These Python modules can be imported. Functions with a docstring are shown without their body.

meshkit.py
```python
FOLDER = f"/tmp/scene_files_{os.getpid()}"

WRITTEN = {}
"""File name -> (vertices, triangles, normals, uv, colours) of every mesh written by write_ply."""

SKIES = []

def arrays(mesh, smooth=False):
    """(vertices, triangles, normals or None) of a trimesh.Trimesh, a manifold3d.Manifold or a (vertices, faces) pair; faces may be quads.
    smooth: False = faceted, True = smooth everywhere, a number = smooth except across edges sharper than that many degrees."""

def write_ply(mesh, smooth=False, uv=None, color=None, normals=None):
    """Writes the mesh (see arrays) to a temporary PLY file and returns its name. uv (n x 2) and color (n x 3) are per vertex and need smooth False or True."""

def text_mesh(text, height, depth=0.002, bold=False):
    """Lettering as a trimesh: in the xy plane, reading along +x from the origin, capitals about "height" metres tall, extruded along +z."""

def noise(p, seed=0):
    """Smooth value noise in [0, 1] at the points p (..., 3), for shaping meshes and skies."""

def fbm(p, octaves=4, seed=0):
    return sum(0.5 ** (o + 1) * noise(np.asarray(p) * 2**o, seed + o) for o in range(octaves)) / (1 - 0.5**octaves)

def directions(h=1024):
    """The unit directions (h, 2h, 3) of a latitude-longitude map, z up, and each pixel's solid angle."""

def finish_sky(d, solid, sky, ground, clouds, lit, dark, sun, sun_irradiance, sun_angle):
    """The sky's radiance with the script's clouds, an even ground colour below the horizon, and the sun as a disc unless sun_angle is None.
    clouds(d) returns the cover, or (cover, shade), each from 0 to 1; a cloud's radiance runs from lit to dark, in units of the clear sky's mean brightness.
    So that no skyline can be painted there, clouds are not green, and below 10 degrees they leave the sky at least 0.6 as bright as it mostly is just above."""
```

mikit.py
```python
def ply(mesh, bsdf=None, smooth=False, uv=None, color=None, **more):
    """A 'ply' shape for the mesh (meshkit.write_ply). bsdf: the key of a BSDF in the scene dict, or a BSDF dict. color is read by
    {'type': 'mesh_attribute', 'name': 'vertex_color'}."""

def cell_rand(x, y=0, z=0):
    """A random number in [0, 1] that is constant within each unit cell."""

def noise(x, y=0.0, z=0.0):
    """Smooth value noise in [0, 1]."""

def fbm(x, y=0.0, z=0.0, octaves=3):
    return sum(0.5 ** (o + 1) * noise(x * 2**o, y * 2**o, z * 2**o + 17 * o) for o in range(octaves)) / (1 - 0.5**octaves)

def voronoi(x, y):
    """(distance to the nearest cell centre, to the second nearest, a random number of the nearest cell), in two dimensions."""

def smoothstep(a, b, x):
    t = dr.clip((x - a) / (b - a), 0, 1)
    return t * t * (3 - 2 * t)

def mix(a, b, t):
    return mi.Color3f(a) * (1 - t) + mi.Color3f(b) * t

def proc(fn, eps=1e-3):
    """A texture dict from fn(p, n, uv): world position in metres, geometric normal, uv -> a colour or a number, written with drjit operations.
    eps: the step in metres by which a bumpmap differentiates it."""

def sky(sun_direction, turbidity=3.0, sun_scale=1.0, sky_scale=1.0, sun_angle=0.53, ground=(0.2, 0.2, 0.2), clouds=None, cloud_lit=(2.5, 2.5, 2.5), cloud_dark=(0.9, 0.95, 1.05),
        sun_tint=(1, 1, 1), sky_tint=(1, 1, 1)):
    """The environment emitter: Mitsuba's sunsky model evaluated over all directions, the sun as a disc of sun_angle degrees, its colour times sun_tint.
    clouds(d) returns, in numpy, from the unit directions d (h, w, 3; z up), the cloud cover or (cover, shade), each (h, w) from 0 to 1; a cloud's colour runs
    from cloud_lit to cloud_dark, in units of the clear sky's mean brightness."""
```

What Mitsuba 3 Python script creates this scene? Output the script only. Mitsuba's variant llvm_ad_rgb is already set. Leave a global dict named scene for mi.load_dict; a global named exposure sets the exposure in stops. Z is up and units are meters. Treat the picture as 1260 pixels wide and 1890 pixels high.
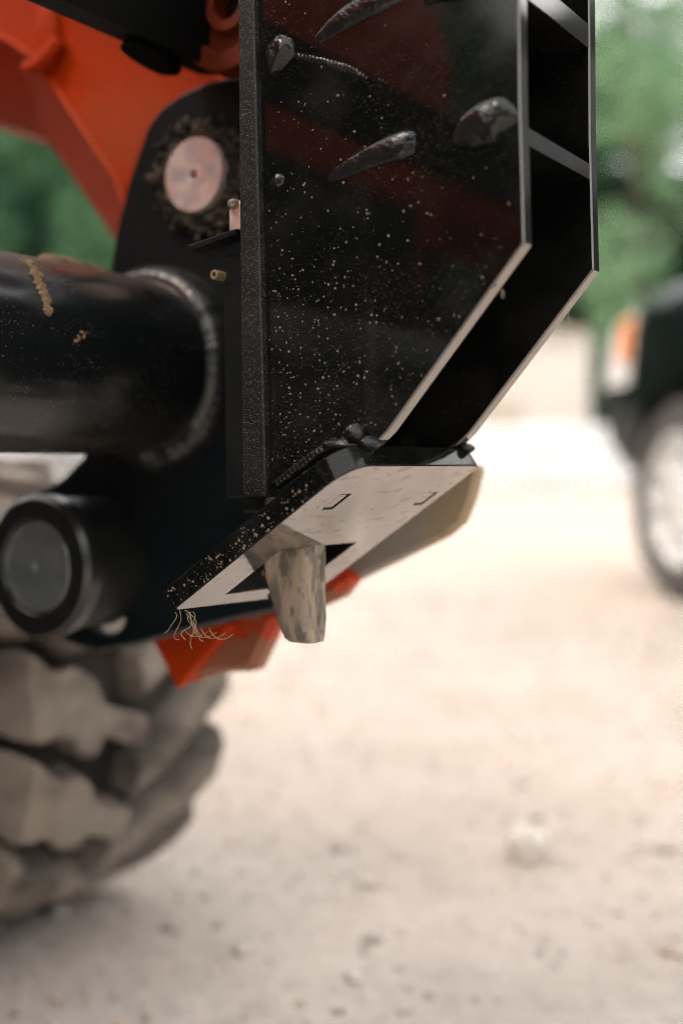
import math
import numpy as np
import drjit as dr
import trimesh
import mapbox_earcut
import manifold3d as m3
import mitsuba as mi
import mikit
import meshkit
from shapely.geometry import Polygon, Point

T = mi.ScalarTransform4f
scene, labels = {'type': 'scene'}, {}

# ------------------------------------------------------------------ camera, sky, exposure
# world axes: x = the tractor's forward direction, y = across the tractor, z = up; metres
CAM = np.array([0.0, 0.0, 0.516])
YAW, PITCH = math.radians(33.1), -math.atan(87 / 2150)
VIEW = np.array([-math.sin(YAW) * math.cos(PITCH), math.cos(YAW) * math.cos(PITCH), math.sin(PITCH)])
scene['camera'] = {
    'type': 'thinlens', 'fov_axis': 'x', 'fov': math.degrees(2 * math.atan(630 / 2150)),
    'aperture_radius': 0.0085, 'focus_distance': 0.672, 'near_clip': 0.02, 'far_clip': 2000.0,
    'to_world': T().look_at(origin=CAM.tolist(), target=(CAM + VIEW).tolist(), up=[0, 0, 1])}


def cloud_cover(d):
    n = meshkit.fbm(d * 2.2, 4, 5)
    return 0.93 + 0.0 * n, np.clip((n - 0.38) * 1.6, 0, 0.6)


scene['sky'] = mikit.sky([-0.30, -0.50, 0.80], turbidity=3, sun_scale=0.085, sun_angle=20, sun_tint=(1.0, 0.97, 0.97), clouds=cloud_cover,
                         cloud_lit=(1.95, 1.9, 1.82), cloud_dark=(1.24, 1.22, 1.20), ground=(0.3, 0.27, 0.24), sky_tint=(1.03, 1.0, 0.97))
exposure = 3.52

# ------------------------------------------------------------------ materials
F, C3 = mi.Float, mi.Color3f
noise, fbm, sstep, mix = mikit.noise, mikit.fbm, mikit.smoothstep, mikit.mix


def rgb(*c):
    return {'type': 'rgb', 'value': list(c)}


def mat(name, base, rough, spec=0.5, metal=0.0, coat=0.0, coat_gloss=0.95, bump=None, bump_scale=1.0, eps=1e-3):
    b = {'type': 'principled', 'base_color': base if isinstance(base, dict) else mikit.proc(base),
         'roughness': rough if isinstance(rough, (float, int)) else mikit.proc(rough), 'specular': spec, 'metallic': metal if isinstance(metal, (float, int)) else mikit.proc(metal)}
    if coat:
        b['clearcoat'], b['clearcoat_gloss'] = coat, coat_gloss
    if bump is not None:
        b = {'type': 'bumpmap', 'arbitrary': {**mikit.proc(bump, eps)}, 'scale': bump_scale, 'bsdf': b}
    scene[name] = {**b, 'id': name} if False else b
    return name


def grime(p, s):
    return fbm(p.x * s, p.y * s, p.z * s, 4)


def black_paint(p, n, uv):
    dust = sstep(0.70, 0.80, noise(p.x * 900, p.y * 900, p.z * 900)) * sstep(0.35, 0.7, grime(p, 14))
    film = sstep(0.45, 0.8, grime(p, 25))
    film = dr.maximum(film, 0.8 * sstep(0.55, 0.75, fbm(p.x * 90, p.y * 90, p.z * 9, 3)) * sstep(0.4, 0.6, grime(p, 12)))
    return mix(mix(C3(0.0035, 0.004, 0.004), C3(0.011, 0.011, 0.010), film), C3(0.10, 0.085, 0.07), 0.22 * dust)


def black_rough(p, n, uv):
    return 0.045 + 0.05 * sstep(0.45, 0.75, grime(p, 30))


mat('glossy_black_paint', black_paint, black_rough, spec=0.6)


def edge_col(p, n, uv):
    return mix(C3(0.30, 0.29, 0.285), C3(0.38, 0.36, 0.345), grime(p, 70))


def face_or_edge(p, n, uv):                       # faces across the plate are painted, its cut edges are nearly bare
    return mix(edge_col(p, n, uv), black_paint(p, n, uv), sstep(0.6, 0.8, dr.abs(n.y)))


mat('plate_paint', face_or_edge, black_rough, spec=0.42, metal=lambda p, n, uv: 1 - sstep(0.6, 0.8, dr.abs(n.y)))


def foot_under(p, n, uv):
    return sstep(0.80, 0.9, n.x * 0.5660 - n.z * 0.8244)


mat('foot_paint', lambda p, n, uv: mix(black_paint(p, n, uv), mix(mix(C3(0.34, 0.315, 0.30), C3(0.46, 0.42, 0.40), grime(p, 45)), C3(0.20, 0.17, 0.15), 0.5 * sstep(0.60, 0.72, fbm(p.x * 220, p.y * 90, p.z * 220, 3))), foot_under(p, n, uv)), lambda p, n, uv: 0.05 + 0.07 * sstep(0.4, 0.7, grime(p, 40)) + 0.6 * sstep(0.6, 0.85, dr.abs(n.x * 0.8244 + n.z * 0.566)) * sstep(0.10, 0.09, p.x * 0.8244 + p.z * 0.566 + 0.1283),
    spec=0.35, metal=lambda p, n, uv: 0.95 * foot_under(p, n, uv))


def dusty_black(p, n, uv):
    dust = sstep(0.66, 0.80, noise(p.x * 1500, p.y * 1500, p.z * 1500))
    film = sstep(0.3, 0.8, grime(p, 60))
    return mix(mix(C3(0.005, 0.0058, 0.0064), C3(0.012, 0.012, 0.012), film), C3(0.17, 0.145, 0.12), 0.45 * dust)


mat('cross_paint', lambda p, n, uv: mix(black_paint(p, n, uv), edge_col(p, n, uv), sstep(0.7, 0.9, n.x)), black_rough, spec=0.5, metal=lambda p, n, uv: sstep(0.7, 0.9, n.x))
mat('weld_paint', lambda p, n, uv: mix(C3(0.005, 0.0055, 0.006), C3(0.016, 0.016, 0.016), grime(p, 60)), lambda p, n, uv: 0.10 + 0.18 * sstep(0.4, 0.7, grime(p, 110)), spec=0.45, bump=lambda p, n, uv: fbm(p.x * 300, p.y * 300, p.z * 300, 3), bump_scale=0.0006, eps=2e-4)
mat('dusty_black_paint', dusty_black, 0.45, spec=0.35)


def satin_black(p, n, uv):
    g = sstep(0.35, 0.75, grime(p, 22))
    return mix(C3(0.0055, 0.0072, 0.0080), C3(0.0135, 0.0148, 0.0150), g)


mat('satin_black_paint', satin_black, lambda p, n, uv: 0.32 + 0.2 * grime(p, 18), spec=0.28)


mat('sooty_black_paint', lambda p, n, uv: mix(C3(0.003, 0.0035, 0.0035), C3(0.009, 0.009, 0.0085), grime(p, 22)), 0.75, spec=0.06)
mat('shaded_orange_paint', lambda p, n, uv: mix(C3(0.17, 0.022, 0.006), C3(0.09, 0.016, 0.006), grime(p, 40)), 0.5, spec=0.25)  # orange paint with the shade on the eye put into its colour


mat('ring_paint', lambda p, n, uv: mix(C3(0.006, 0.007, 0.008), C3(0.02, 0.02, 0.02), grime(p, 60)), lambda p, n, uv: 0.24 + 0.12 * grime(p, 40), spec=0.8)


def ear_edge(p, n, uv):
    return 1 - sstep(0.55, 0.85, dr.abs(n.y))


mat('ear_paint', lambda p, n, uv: mix(mix(satin_black(p, n, uv), C3(0.004, 0.011, 0.014), 0.5), C3(0.20, 0.19, 0.185), 0.8 * ear_edge(p, n, uv)), 0.45, spec=0.15, metal=lambda p, n, uv: 0.8 * ear_edge(p, n, uv))


def tube_black(p, n, uv):
    g = sstep(0.45, 0.72, grime(p, 16))
    smear = sstep(0.50, 0.70, fbm(p.x * 40, p.y * 14, p.z * 40, 4))
    dots = sstep(0.74, 0.82, noise(p.x * 700, p.y * 700, p.z * 700)) * sstep(0.4, 0.6, grime(p, 30))
    low = sstep(0.575, 0.532, p.z + 0.02 * grime(p, 30))          # caked road mud on the belly of the tube
    top = sstep(0.640, 0.654, p.z + 0.010 * grime(p, 60))        # settled dust along the crown
    c = mix(C3(0.006, 0.0075, 0.008), C3(0.019, 0.018, 0.016), g)
    c = mix(c, C3(0.050, 0.042, 0.032), 0.5 * smear * low + 0.25 * low)
    c = mix(c, C3(0.13, 0.10, 0.08), 0.45 * top)
    return mix(c, C3(0.15, 0.12, 0.09), 0.35 * dots)


mat('muddy_black_paint', tube_black, lambda p, n, uv: 0.22 + 0.35 * sstep(0.4, 0.7, grime(p, 16)), spec=0.7)


def orange(p, n, uv):
    g = sstep(0.5, 0.8, grime(p, 9))
    return mix(mix(C3(0.48, 0.040, 0.001), C3(0.38, 0.033, 0.002), grime(p, 4)), C3(0.22, 0.11, 0.06), 0.25 * g)


mat('orange_paint', orange, lambda p, n, uv: 0.42 + 0.2 * grime(p, 12), spec=0.15)


def orange_muddy(p, n, uv):
    g = sstep(0.48, 0.60, fbm(p.x * 22, p.y * 22, p.z * 30 + 4, 3))
    return mix(C3(0.46, 0.042, 0.004), C3(0.24, 0.13, 0.075), 0.75 * g)


mat('muddy_orange_paint', orange_muddy, 0.4)


def pink_steel(p, n, uv):
    g = grime(p, 60)
    c = mix(C3(0.62, 0.52, 0.50), C3(0.66, 0.40, 0.36), sstep(0.38, 0.70, g))
    c = mix(c, C3(0.36, 0.33, 0.35), 0.8 * sstep(0.45, 0.75, fbm(p.x * 70, p.y * 70 + 7, p.z * 70, 3)))
    return c


mat('worn_pin_steel', pink_steel, 0.55, spec=0.5, metal=0.25)


def dark_steel(p, n, uv):
    return mix(C3(0.080, 0.100, 0.106), C3(0.17, 0.19, 0.20), grime(p, 60))


mat('machined_steel', dark_steel, lambda p, n, uv: 0.22 + 0.2 * grime(p, 70), spec=0.8, metal=0.15)


def muddy_steel(p, n, uv):
    streak = fbm(p.x * 170, p.y * 170, p.z * 35, 5)
    blot = fbm(p.x * 170, p.y * 170, p.z * 75 + 9, 5)
    c = mix(C3(0.15, 0.138, 0.122), C3(0.36, 0.285, 0.225), sstep(0.32, 0.64, streak))
    c = mix(c, C3(0.46, 0.33, 0.20), 0.45 * sstep(0.55, 0.68, fbm(p.x * 200, p.y * 200, p.z * 45 + 3, 3)))
    return mix(c, C3(0.06, 0.05, 0.04), 0.65 * sstep(0.53, 0.68, blot))


mat('muddy_steel', muddy_steel, 0.55, metal=0.2, bump=lambda p, n, uv: fbm(p.x * 260, p.y * 260, p.z * 140, 3), bump_scale=0.0012, eps=3e-4)


mat('shoe_mud', lambda p, n, uv: mix(mix(C3(0.44, 0.39, 0.33), C3(0.27, 0.245, 0.21), grime(p, 30)), C3(0.40, 0.30, 0.20), sstep(-0.42, -0.385, p.x + 0.03 * grime(p, 60))), 0.8, spec=0.2)


def mud_col(p, n, uv):
    return mix(C3(0.10, 0.068, 0.042), C3(0.30, 0.21, 0.13), grime(p, 160))


mat('dry_mud', mud_col, 0.95, spec=0.1)
mat('dark_grease', lambda p, n, uv: mix(C3(0.012, 0.011, 0.009), C3(0.10, 0.075, 0.045), sstep(0.5, 0.75, grime(p, 220))), 0.7, spec=0.3)
mat('pale_dust', lambda p, n, uv: mix(C3(0.08, 0.068, 0.056), C3(0.22, 0.185, 0.15), noise(p.x * 300, p.y * 300, p.z * 300)), 0.8, spec=0.4)
mat('brass', lambda p, n, uv: mix(C3(0.20, 0.14, 0.08), C3(0.42, 0.33, 0.20), grime(p, 500)), 0.5, metal=0.4)
mat('straw', lambda p, n, uv: mix(C3(0.20, 0.14, 0.08), C3(0.36, 0.27, 0.17), noise(p.x * 400, p.y * 400, p.z * 400)), 0.8)
mat('hair_fibre', rgb(0.55, 0.50, 0.42), 0.6)


def tread_rubber(p, n, uv):
    g = 0.75 * grime(p, 9) + 0.25 * grime(p, 42)
    c = mix(C3(0.105, 0.092, 0.078), C3(0.27, 0.235, 0.20), sstep(0.36, 0.60, g))
    return mix(c, C3(0.29, 0.245, 0.20), 0.6 * sstep(0.56, 0.7, fbm(p.x * 10 + 5, p.y * 10, p.z * 10, 3)))


mat('dusty_tread_rubber', tread_rubber, 0.85, spec=0.2)
mat('groove_rubber', lambda p, n, uv: mix(C3(0.018, 0.017, 0.016), C3(0.05, 0.043, 0.036), sstep(0.45, 0.7, grime(p, 15))), 0.85, spec=0.2)
mat('road_rubber', lambda p, n, uv: mix(C3(0.05, 0.05, 0.05), C3(0.13, 0.12, 0.11), grime(p, 9)), 0.8, spec=0.3)


def ground_col(p, n, uv):
    big = fbm(p.x * 0.35, p.y * 0.35, 0, 4)
    mid = fbm(p.x * 6, p.y * 6, 2, 4)
    fine = fbm(p.x * 60, p.y * 60, 4, 3)
    c = mix(C3(0.455, 0.395, 0.350), C3(0.51, 0.448, 0.403), sstep(0.3, 0.7, mid))
    c = mix(c, C3(0.46, 0.385, 0.325), 0.45 * sstep(0.5, 0.7, big))
    return mix(c, C3(0.28, 0.24, 0.21), 0.32 * sstep(0.50, 0.80, fine))


mat('gravel_dirt', ground_col, 0.95, spec=0.15, bump=lambda p, n, uv: fbm(p.x * 55, p.y * 55, 1, 4), bump_scale=0.005, eps=2e-3)


def pebble_col(p, n, uv):
    k = mikit.cell_rand(dr.floor(p.x * 34), dr.floor(p.y * 34), 3)
    return mix(mix(C3(0.22, 0.195, 0.17), C3(0.62, 0.55, 0.49), k), C3(0.56, 0.40, 0.28), 0.7 * sstep(0.6, 0.9, noise(p.x * 17, p.y * 17, 5)))


mat('pebble_stone', pebble_col, 0.9, spec=0.2)
mat('white_stone', lambda p, n, uv: mix(C3(0.62, 0.56, 0.50), C3(0.74, 0.69, 0.63), grime(p, 40)), 0.85)
mat('bark', lambda p, n, uv: mix(C3(0.06, 0.045, 0.035), C3(0.14, 0.11, 0.085), fbm(p.x * 9, p.y * 9, p.z * 2, 3)), 0.9)


def leaf(name, a, b):
    scene[name] = {'type': 'principledthin', 'base_color': mikit.proc(
        lambda p, n, uv: mix(C3(*a), C3(*b), fbm(p.x * 0.7, p.y * 0.7, p.z * 0.7, 3))), 'roughness': 0.5, 'diff_trans': 0.7, 'spec_trans': 0.0}
    return name


leaf('leaf_mid', (0.095, 0.22, 0.125), (0.20, 0.36, 0.19))
leaf('leaf_pale', (0.26, 0.43, 0.26), (0.42, 0.60, 0.37))
leaf('leaf_dark', (0.060, 0.16, 0.105), (0.13, 0.27, 0.16))
mat('car_paint_black', rgb(0.004, 0.006, 0.006), 0.2, spec=0.35)
mat('car_paint_silver', rgb(0.55, 0.56, 0.57), 0.3, spec=0.6, coat=0.6)
mat('car_trim', rgb(0.014, 0.016, 0.017), 0.5)
mat('wheel_alloy', rgb(0.88, 0.88, 0.88), 0.35, metal=0.3)
mat('wheel_dark', rgb(0.03, 0.028, 0.027), 0.6)
mat('car_glass', rgb(0.02, 0.025, 0.03), 0.05, spec=0.8)
mat('clear_lens', rgb(0.92, 0.91, 0.90), 0.2, spec=0.7)
mat('amber_lens', rgb(0.95, 0.27, 0.012), 0.3, spec=0.3)
mat('shed_board', lambda p, n, uv: mix(C3(0.74, 0.68, 0.62), C3(0.82, 0.77, 0.72), fbm(p.x * 2, p.y * 2, p.z * 0.6, 3)), 0.8)
mat('shed_roof', rgb(0.60, 0.52, 0.43), 0.7)
mat('white_tarp', lambda p, n, uv: mix(C3(0.78, 0.79, 0.80), C3(0.86, 0.86, 0.86), fbm(p.x * 2, p.y * 2, p.z * 2, 3)), 0.5)


# ------------------------------------------------------------------ mesh helpers
def ring(poly):
    a = np.asarray(poly.exterior.coords)[:-1]
    if Polygon(a).exterior.is_ccw is False:
        a = a[::-1]
    return a


def inset(a, b):
    """every vertex of a counter-clockwise ring moved inwards by b (mitred)"""
    p, q = a - np.roll(a, 1, 0), np.roll(a, -1, 0) - a
    p /= np.linalg.norm(p, axis=1, keepdims=True)
    q /= np.linalg.norm(q, axis=1, keepdims=True)
    np_, nq = np.stack([-p[:, 1], p[:, 0]], 1), np.stack([-q[:, 1], q[:, 0]], 1)
    m = np_ + nq
    m /= np.maximum(1e-9, (m * m).sum(1, keepdims=True)) / 2
    return a + np.clip(m, -3, 3) * b


def prism(outer, t0, t1, bevel=0.0, holes=(), frame=None):
    """a polygon (u, v) extruded along w from t0 to t1 with bevelled rims; frame = (origin, U, V, W), default u=x, v=z, w=y"""
    rings = []
    a = np.asarray(outer, float)
    if not Polygon(a).exterior.is_ccw:
        a = a[::-1]
    rings.append((a, 1))
    for h in holes:
        h = np.asarray(h, float)
        if Polygon(h).exterior.is_ccw:
            h = h[::-1]
        rings.append((h, 1))
    levels = [(t0, bevel), (t0 + bevel, 0), (t1 - bevel, 0), (t1, bevel)] if bevel > 0 else [(t0, 0), (t1, 0)]
    V, Fc, starts, n = [], [], [], sum(len(r) for r, _ in rings)
    for t, b in levels:
        for r, _ in rings:
            q = inset(r, b) if b else r
            V.append(np.column_stack([q, np.full(len(q), t)]))
    V = np.vstack(V)
    for l in range(len(levels) - 1):
        o = 0
        for r, _ in rings:
            k = len(r)
            i = np.arange(k)
            j = (i + 1) % k
            a0, a1 = l * n + o + i, l * n + o + j
            b0, b1 = a0 + n, a1 + n
            Fc += [np.stack([a0, a1, b1], 1), np.stack([a0, b1, b0], 1)]
            o += k
    ends = np.cumsum([len(r) for r, _ in rings]).astype(np.uint32)
    for l, flip in ((0, True), (len(levels) - 1, False)):
        flat = np.ascontiguousarray(V[l * n:(l + 1) * n, :2])
        tri = mapbox_earcut.triangulate_float64(flat, ends).reshape(-1, 3).astype(int)
        e1, e2 = flat[tri[:, 1]] - flat[tri[:, 0]], flat[tri[:, 2]] - flat[tri[:, 0]]
        area = e1[:, 0] * e2[:, 1] - e1[:, 1] * e2[:, 0]
        tri[area < 0] = tri[area < 0][:, ::-1]
        Fc.append((tri[:, ::-1] if flip else tri) + l * n)
    Fc = np.vstack(Fc)
    if frame is None:
        frame = ((0, 0, 0), (1, 0, 0), (0, 0, 1), (0, 1, 0))
    o, U, Vv, W = (np.asarray(x, float) for x in frame)
    P = o + V[:, :1] * U + V[:, 1:2] * Vv + V[:, 2:3] * W
    if np.dot(np.cross(U, Vv), W) < 0:
        Fc = Fc[:, ::-1]
    return trimesh.Trimesh(P, Fc, process=False)


def rounded(pts, r, res=5):
    p = Polygon(pts).buffer(-r, join_style='mitre').buffer(r, quad_segs=res)
    return ring(p)


def box(x0, x1, y0, y1, z0, z1, bevel=0.0):
    return prism([(x0, z0), (x1, z0), (x1, z1), (x0, z1)], y0, y1, bevel)


def rot_to(mesh, axis_z, origin):
    """moves a mesh modelled about +z so that +z points along axis_z, and to origin"""
    M = trimesh.geometry.align_vectors([0, 0, 1], np.asarray(axis_z, float))
    mesh = mesh.copy()
    mesh.apply_transform(M)
    mesh.apply_translation(origin)
    return mesh


def lathe(profile, axis, origin, n=48):
    m = trimesh.creation.revolve(np.asarray(profile, float), sections=n)
    if m.volume < 0:
        m.invert()
    return rot_to(m, axis, origin)


def tube(points, radius, sides=8, caps=True):
    p = np.asarray(points, float)
    rad = np.broadcast_to(np.asarray(radius, float), (len(p),))
    t = np.gradient(p, axis=0)
    t /= np.linalg.norm(t, axis=1, keepdims=True)
    ref = np.array([0.3, 0.5, 0.8])
    V = []
    a = np.cross(t[0], ref)
    for k in range(len(p)):
        a = a - t[k] * (a @ t[k])
        a /= np.linalg.norm(a)
        b = np.cross(t[k], a)
        th = np.arange(sides) / sides * 2 * np.pi
        V.append(p[k] + rad[k] * (np.cos(th)[:, None] * a + np.sin(th)[:, None] * b))
    V = np.vstack(V)
    Fc = []
    for k in range(len(p) - 1):
        i = np.arange(sides)
        j = (i + 1) % sides
        Fc += [np.stack([k * sides + i, k * sides + j, (k + 1) * sides + j], 1), np.stack([k * sides + i, (k + 1) * sides + j, (k + 1) * sides + i], 1)]
    if caps:
        V = np.vstack([V, p[:1], p[-1:]])
        i = np.arange(sides)
        j = (i + 1) % sides
        e = (len(p) - 1) * sides
        Fc += [np.stack([np.full(sides, len(V) - 2), j, i], 1), np.stack([np.full(sides, len(V) - 1), e + i, e + j], 1)]
    return trimesh.Trimesh(V, np.vstack(Fc), process=False)


def spline(pts, n=24):
    from scipy.interpolate import CubicSpline
    p = np.asarray(pts, float)
    return CubicSpline(np.arange(len(p)), p)(np.linspace(0, len(p) - 1, n))


def cat(ms):
    return trimesh.util.concatenate(ms)


def lump(center, size, seed, level=3, rough=0.35, freq=1.6):
    m = trimesh.creation.icosphere(subdivisions=level)
    v = m.vertices
    k = 1 + rough * 2 * (meshkit.fbm(v * freq + seed * 3.1, 3, seed) - 0.5)
    m.vertices = v * k[:, None] * np.asarray(size) + np.asarray(center)
    return m


COUNT = {}


def key_for(name):
    COUNT[name] = COUNT.get(name, -1) + 1
    return name if COUNT[name] == 0 else f'{name}_{COUNT[name]:03d}'


def tag(key, label=None, category=None, group=None, kind=None):
    d = labels.setdefault(key, {})
    for k, v in (('label', label), ('category', category), ('group', group), ('kind', kind)):
        if v:
            d[k] = v
    return key


def add(name, mesh, m, parent=None, smooth=30, label=None, category=None, group=None, kind=None, to_world=None):
    key = key_for(f'{parent}__{name}' if parent else name)
    scene[key] = mesh if isinstance(mesh, dict) else mikit.ply(mesh, m, smooth=smooth)
    if to_world is not None:
        scene[key] = {**scene[key], 'to_world': to_world}
    if label or category or group or kind:
        tag(key, label, category, group, kind)
    return key


def thing(name, label, category, group=None):
    key = key_for(name)
    return tag(key, label, category, group)


rng = np.random.default_rng(11)

# ------------------------------------------------------------------ ground and far setting
g = 320
add('ground', box(-g, g, -g, g, -0.6, 0.0), 'gravel_dirt', kind='structure', smooth=False)

# loose gravel around the tractor
def gravel():
    base = [lump((0, 0, 0), (1, 0.8, 0.55), s, level=1, rough=0.5) for s in range(6)]
    V, Fc, o = [], [], 0
    n = 15000
    xs = rng.uniform(-3.0, 1.6, n)
    ys = rng.uniform(0.2, 4.2, n)
    sz = 0.0022 + 0.0045 * rng.random(n) ** 2.2 + 0.011 * (rng.random(n) < 0.045) * rng.random(n)
    for x, y, s, a, b in zip(xs, ys, sz, rng.uniform(0, 6.28, n), rng.integers(0, 6, n)):
        v = base[b].vertices * s
        c, si = math.cos(a), math.sin(a)
        V.append(np.column_stack([v[:, 0] * c - v[:, 1] * si + x, v[:, 0] * si + v[:, 1] * c + y, v[:, 2] + s * 0.2]))
        Fc.append(base[b].faces + o)
        o += len(v)
    return trimesh.Trimesh(np.vstack(V), np.vstack(Fc), process=False)


add('gravel', gravel(), 'pebble_stone', kind='stuff', smooth=True, label='loose small gravel stones scattered over the pale dirt ground', category='gravel')
add('stone', lump((-0.617, 1.385, 0.018), (0.026, 0.024, 0.030), 4, rough=0.3), 'white_stone', smooth=True,
    label='single pale white stone lying on the dirt right of the tyre', category='stone')


def leaves(centres, radii, n, size, seed):
    r = np.random.default_rng(seed)
    w = np.asarray(radii) ** 2
    pick = r.choice(len(centres), n, p=w / w.sum())
    d = r.normal(size=(n, 3))
    d /= np.linalg.norm(d, axis=1, keepdims=True)
    rad = np.asarray(radii)[pick] * (0.55 + 0.5 * r.random(n) ** 0.6)
    c = np.asarray(centres)[pick] + d * rad[:, None] * [1, 1, 0.75]
    nrm = d + 0.9 * r.normal(size=(n, 3)) + [0, 0, 0.6]
    nrm /= np.linalg.norm(nrm, axis=1, keepdims=True)
    a = np.cross(nrm, r.normal(size=(n, 3)))
    a /= np.linalg.norm(a, axis=1, keepdims=True)
    b = np.cross(nrm, a)
    s = size * (0.6 + 0.8 * r.random((n, 1)))
    V = np.stack([c - a * s, c - b * s * 0.5, c + a * s, c + b * s * 0.5], 1).reshape(-1, 3)
    i = np.arange(n)[:, None] * 4
    return trimesh.Trimesh(V, np.vstack([i + [0, 1, 2], i + [0, 2, 3]]), process=False)


def tree(x, y, h, spread, leafmat, label, seed, group, low=0.12, n=9000):
    k = thing('tree', label, 'tree', group)
    r = np.random.default_rng(seed)
    add('trunk', tube([(x, y, -0.1), (x + 0.1, y, h * 0.3), (x - 0.1, y + 0.1, h * 0.75)], [0.30, 0.22, 0.07], 10), 'bark', k, smooth=True)
    limbs, cs, rs = [], [], []
    for q in range(34):
        t = low + (0.97 - low) * r.random()
        a = r.uniform(0, 6.283)
        reach = spread * math.sin(math.pi * min(0.97, 0.12 + 0.86 * t)) * r.uniform(0.35, 1.0)
        c = (x + reach * math.cos(a), y + reach * math.sin(a), h * t)
        cs.append(c)
        rs.append(r.uniform(0.8, 1.7))
        if q < 12:
            limbs.append(tube([(x, y, h * t * 0.7), ((x + c[0]) / 2, (y + c[1]) / 2, h * t * 0.9), c], [0.09, 0.06, 0.02], 6))
    add('limb', cat(limbs), 'bark', k, smooth=True)
    add('crown', leaves(cs, rs, n, 0.17, seed), leafmat, k, smooth=False)


tree(-11.2, 32.4, 15.5, 4.6, 'leaf_pale', 'tall pale green tree at the right edge of the photo behind the black vehicle', 1, None, n=7000)
tree(-14.6, 35.5, 14.0, 4.2, 'leaf_mid', 'mid green tree just right of the black frame, beyond the pale shed', 2, None)
tree(-24.6, 24.0, 11.0, 4.0, 'leaf_mid', 'fresh green tree framed between the orange loader arm and black tube', 3, None, n=13000)
tree(-29.5, 23.5, 14.0, 4.5, 'leaf_dark', 'dark green tree at the left edge of the photo under the orange arm', 4, None)


def woodland():
    r = np.random.default_rng(8)
    cs, rs = [], []
    for a in np.linspace(0, 2 * np.pi, 70, endpoint=False):
        for q in range(18):
            R = 42 + r.uniform(-3, 7)
            aa = a + r.uniform(-0.05, 0.05)
            hz = r.uniform(0.5, 17)
            if hz > 14 and abs(aa - 1.885) < 0.07:
                continue
            cs.append((R * math.cos(aa), R * math.sin(aa), hz * (0.38 if -0.7 < (a + math.pi) % (2 * math.pi) - math.pi < 1.25 else 1.0) if q > 2 else r.uniform(0.3, 3)))
            rs.append(r.uniform(1.8, 3.2))
    return leaves(cs, rs, 260000, 0.55, 9)


add('woodland', woodland(), 'leaf_dark', kind='stuff', smooth=False, label='dark green wood standing as one mass round the yard', category='wood')


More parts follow.
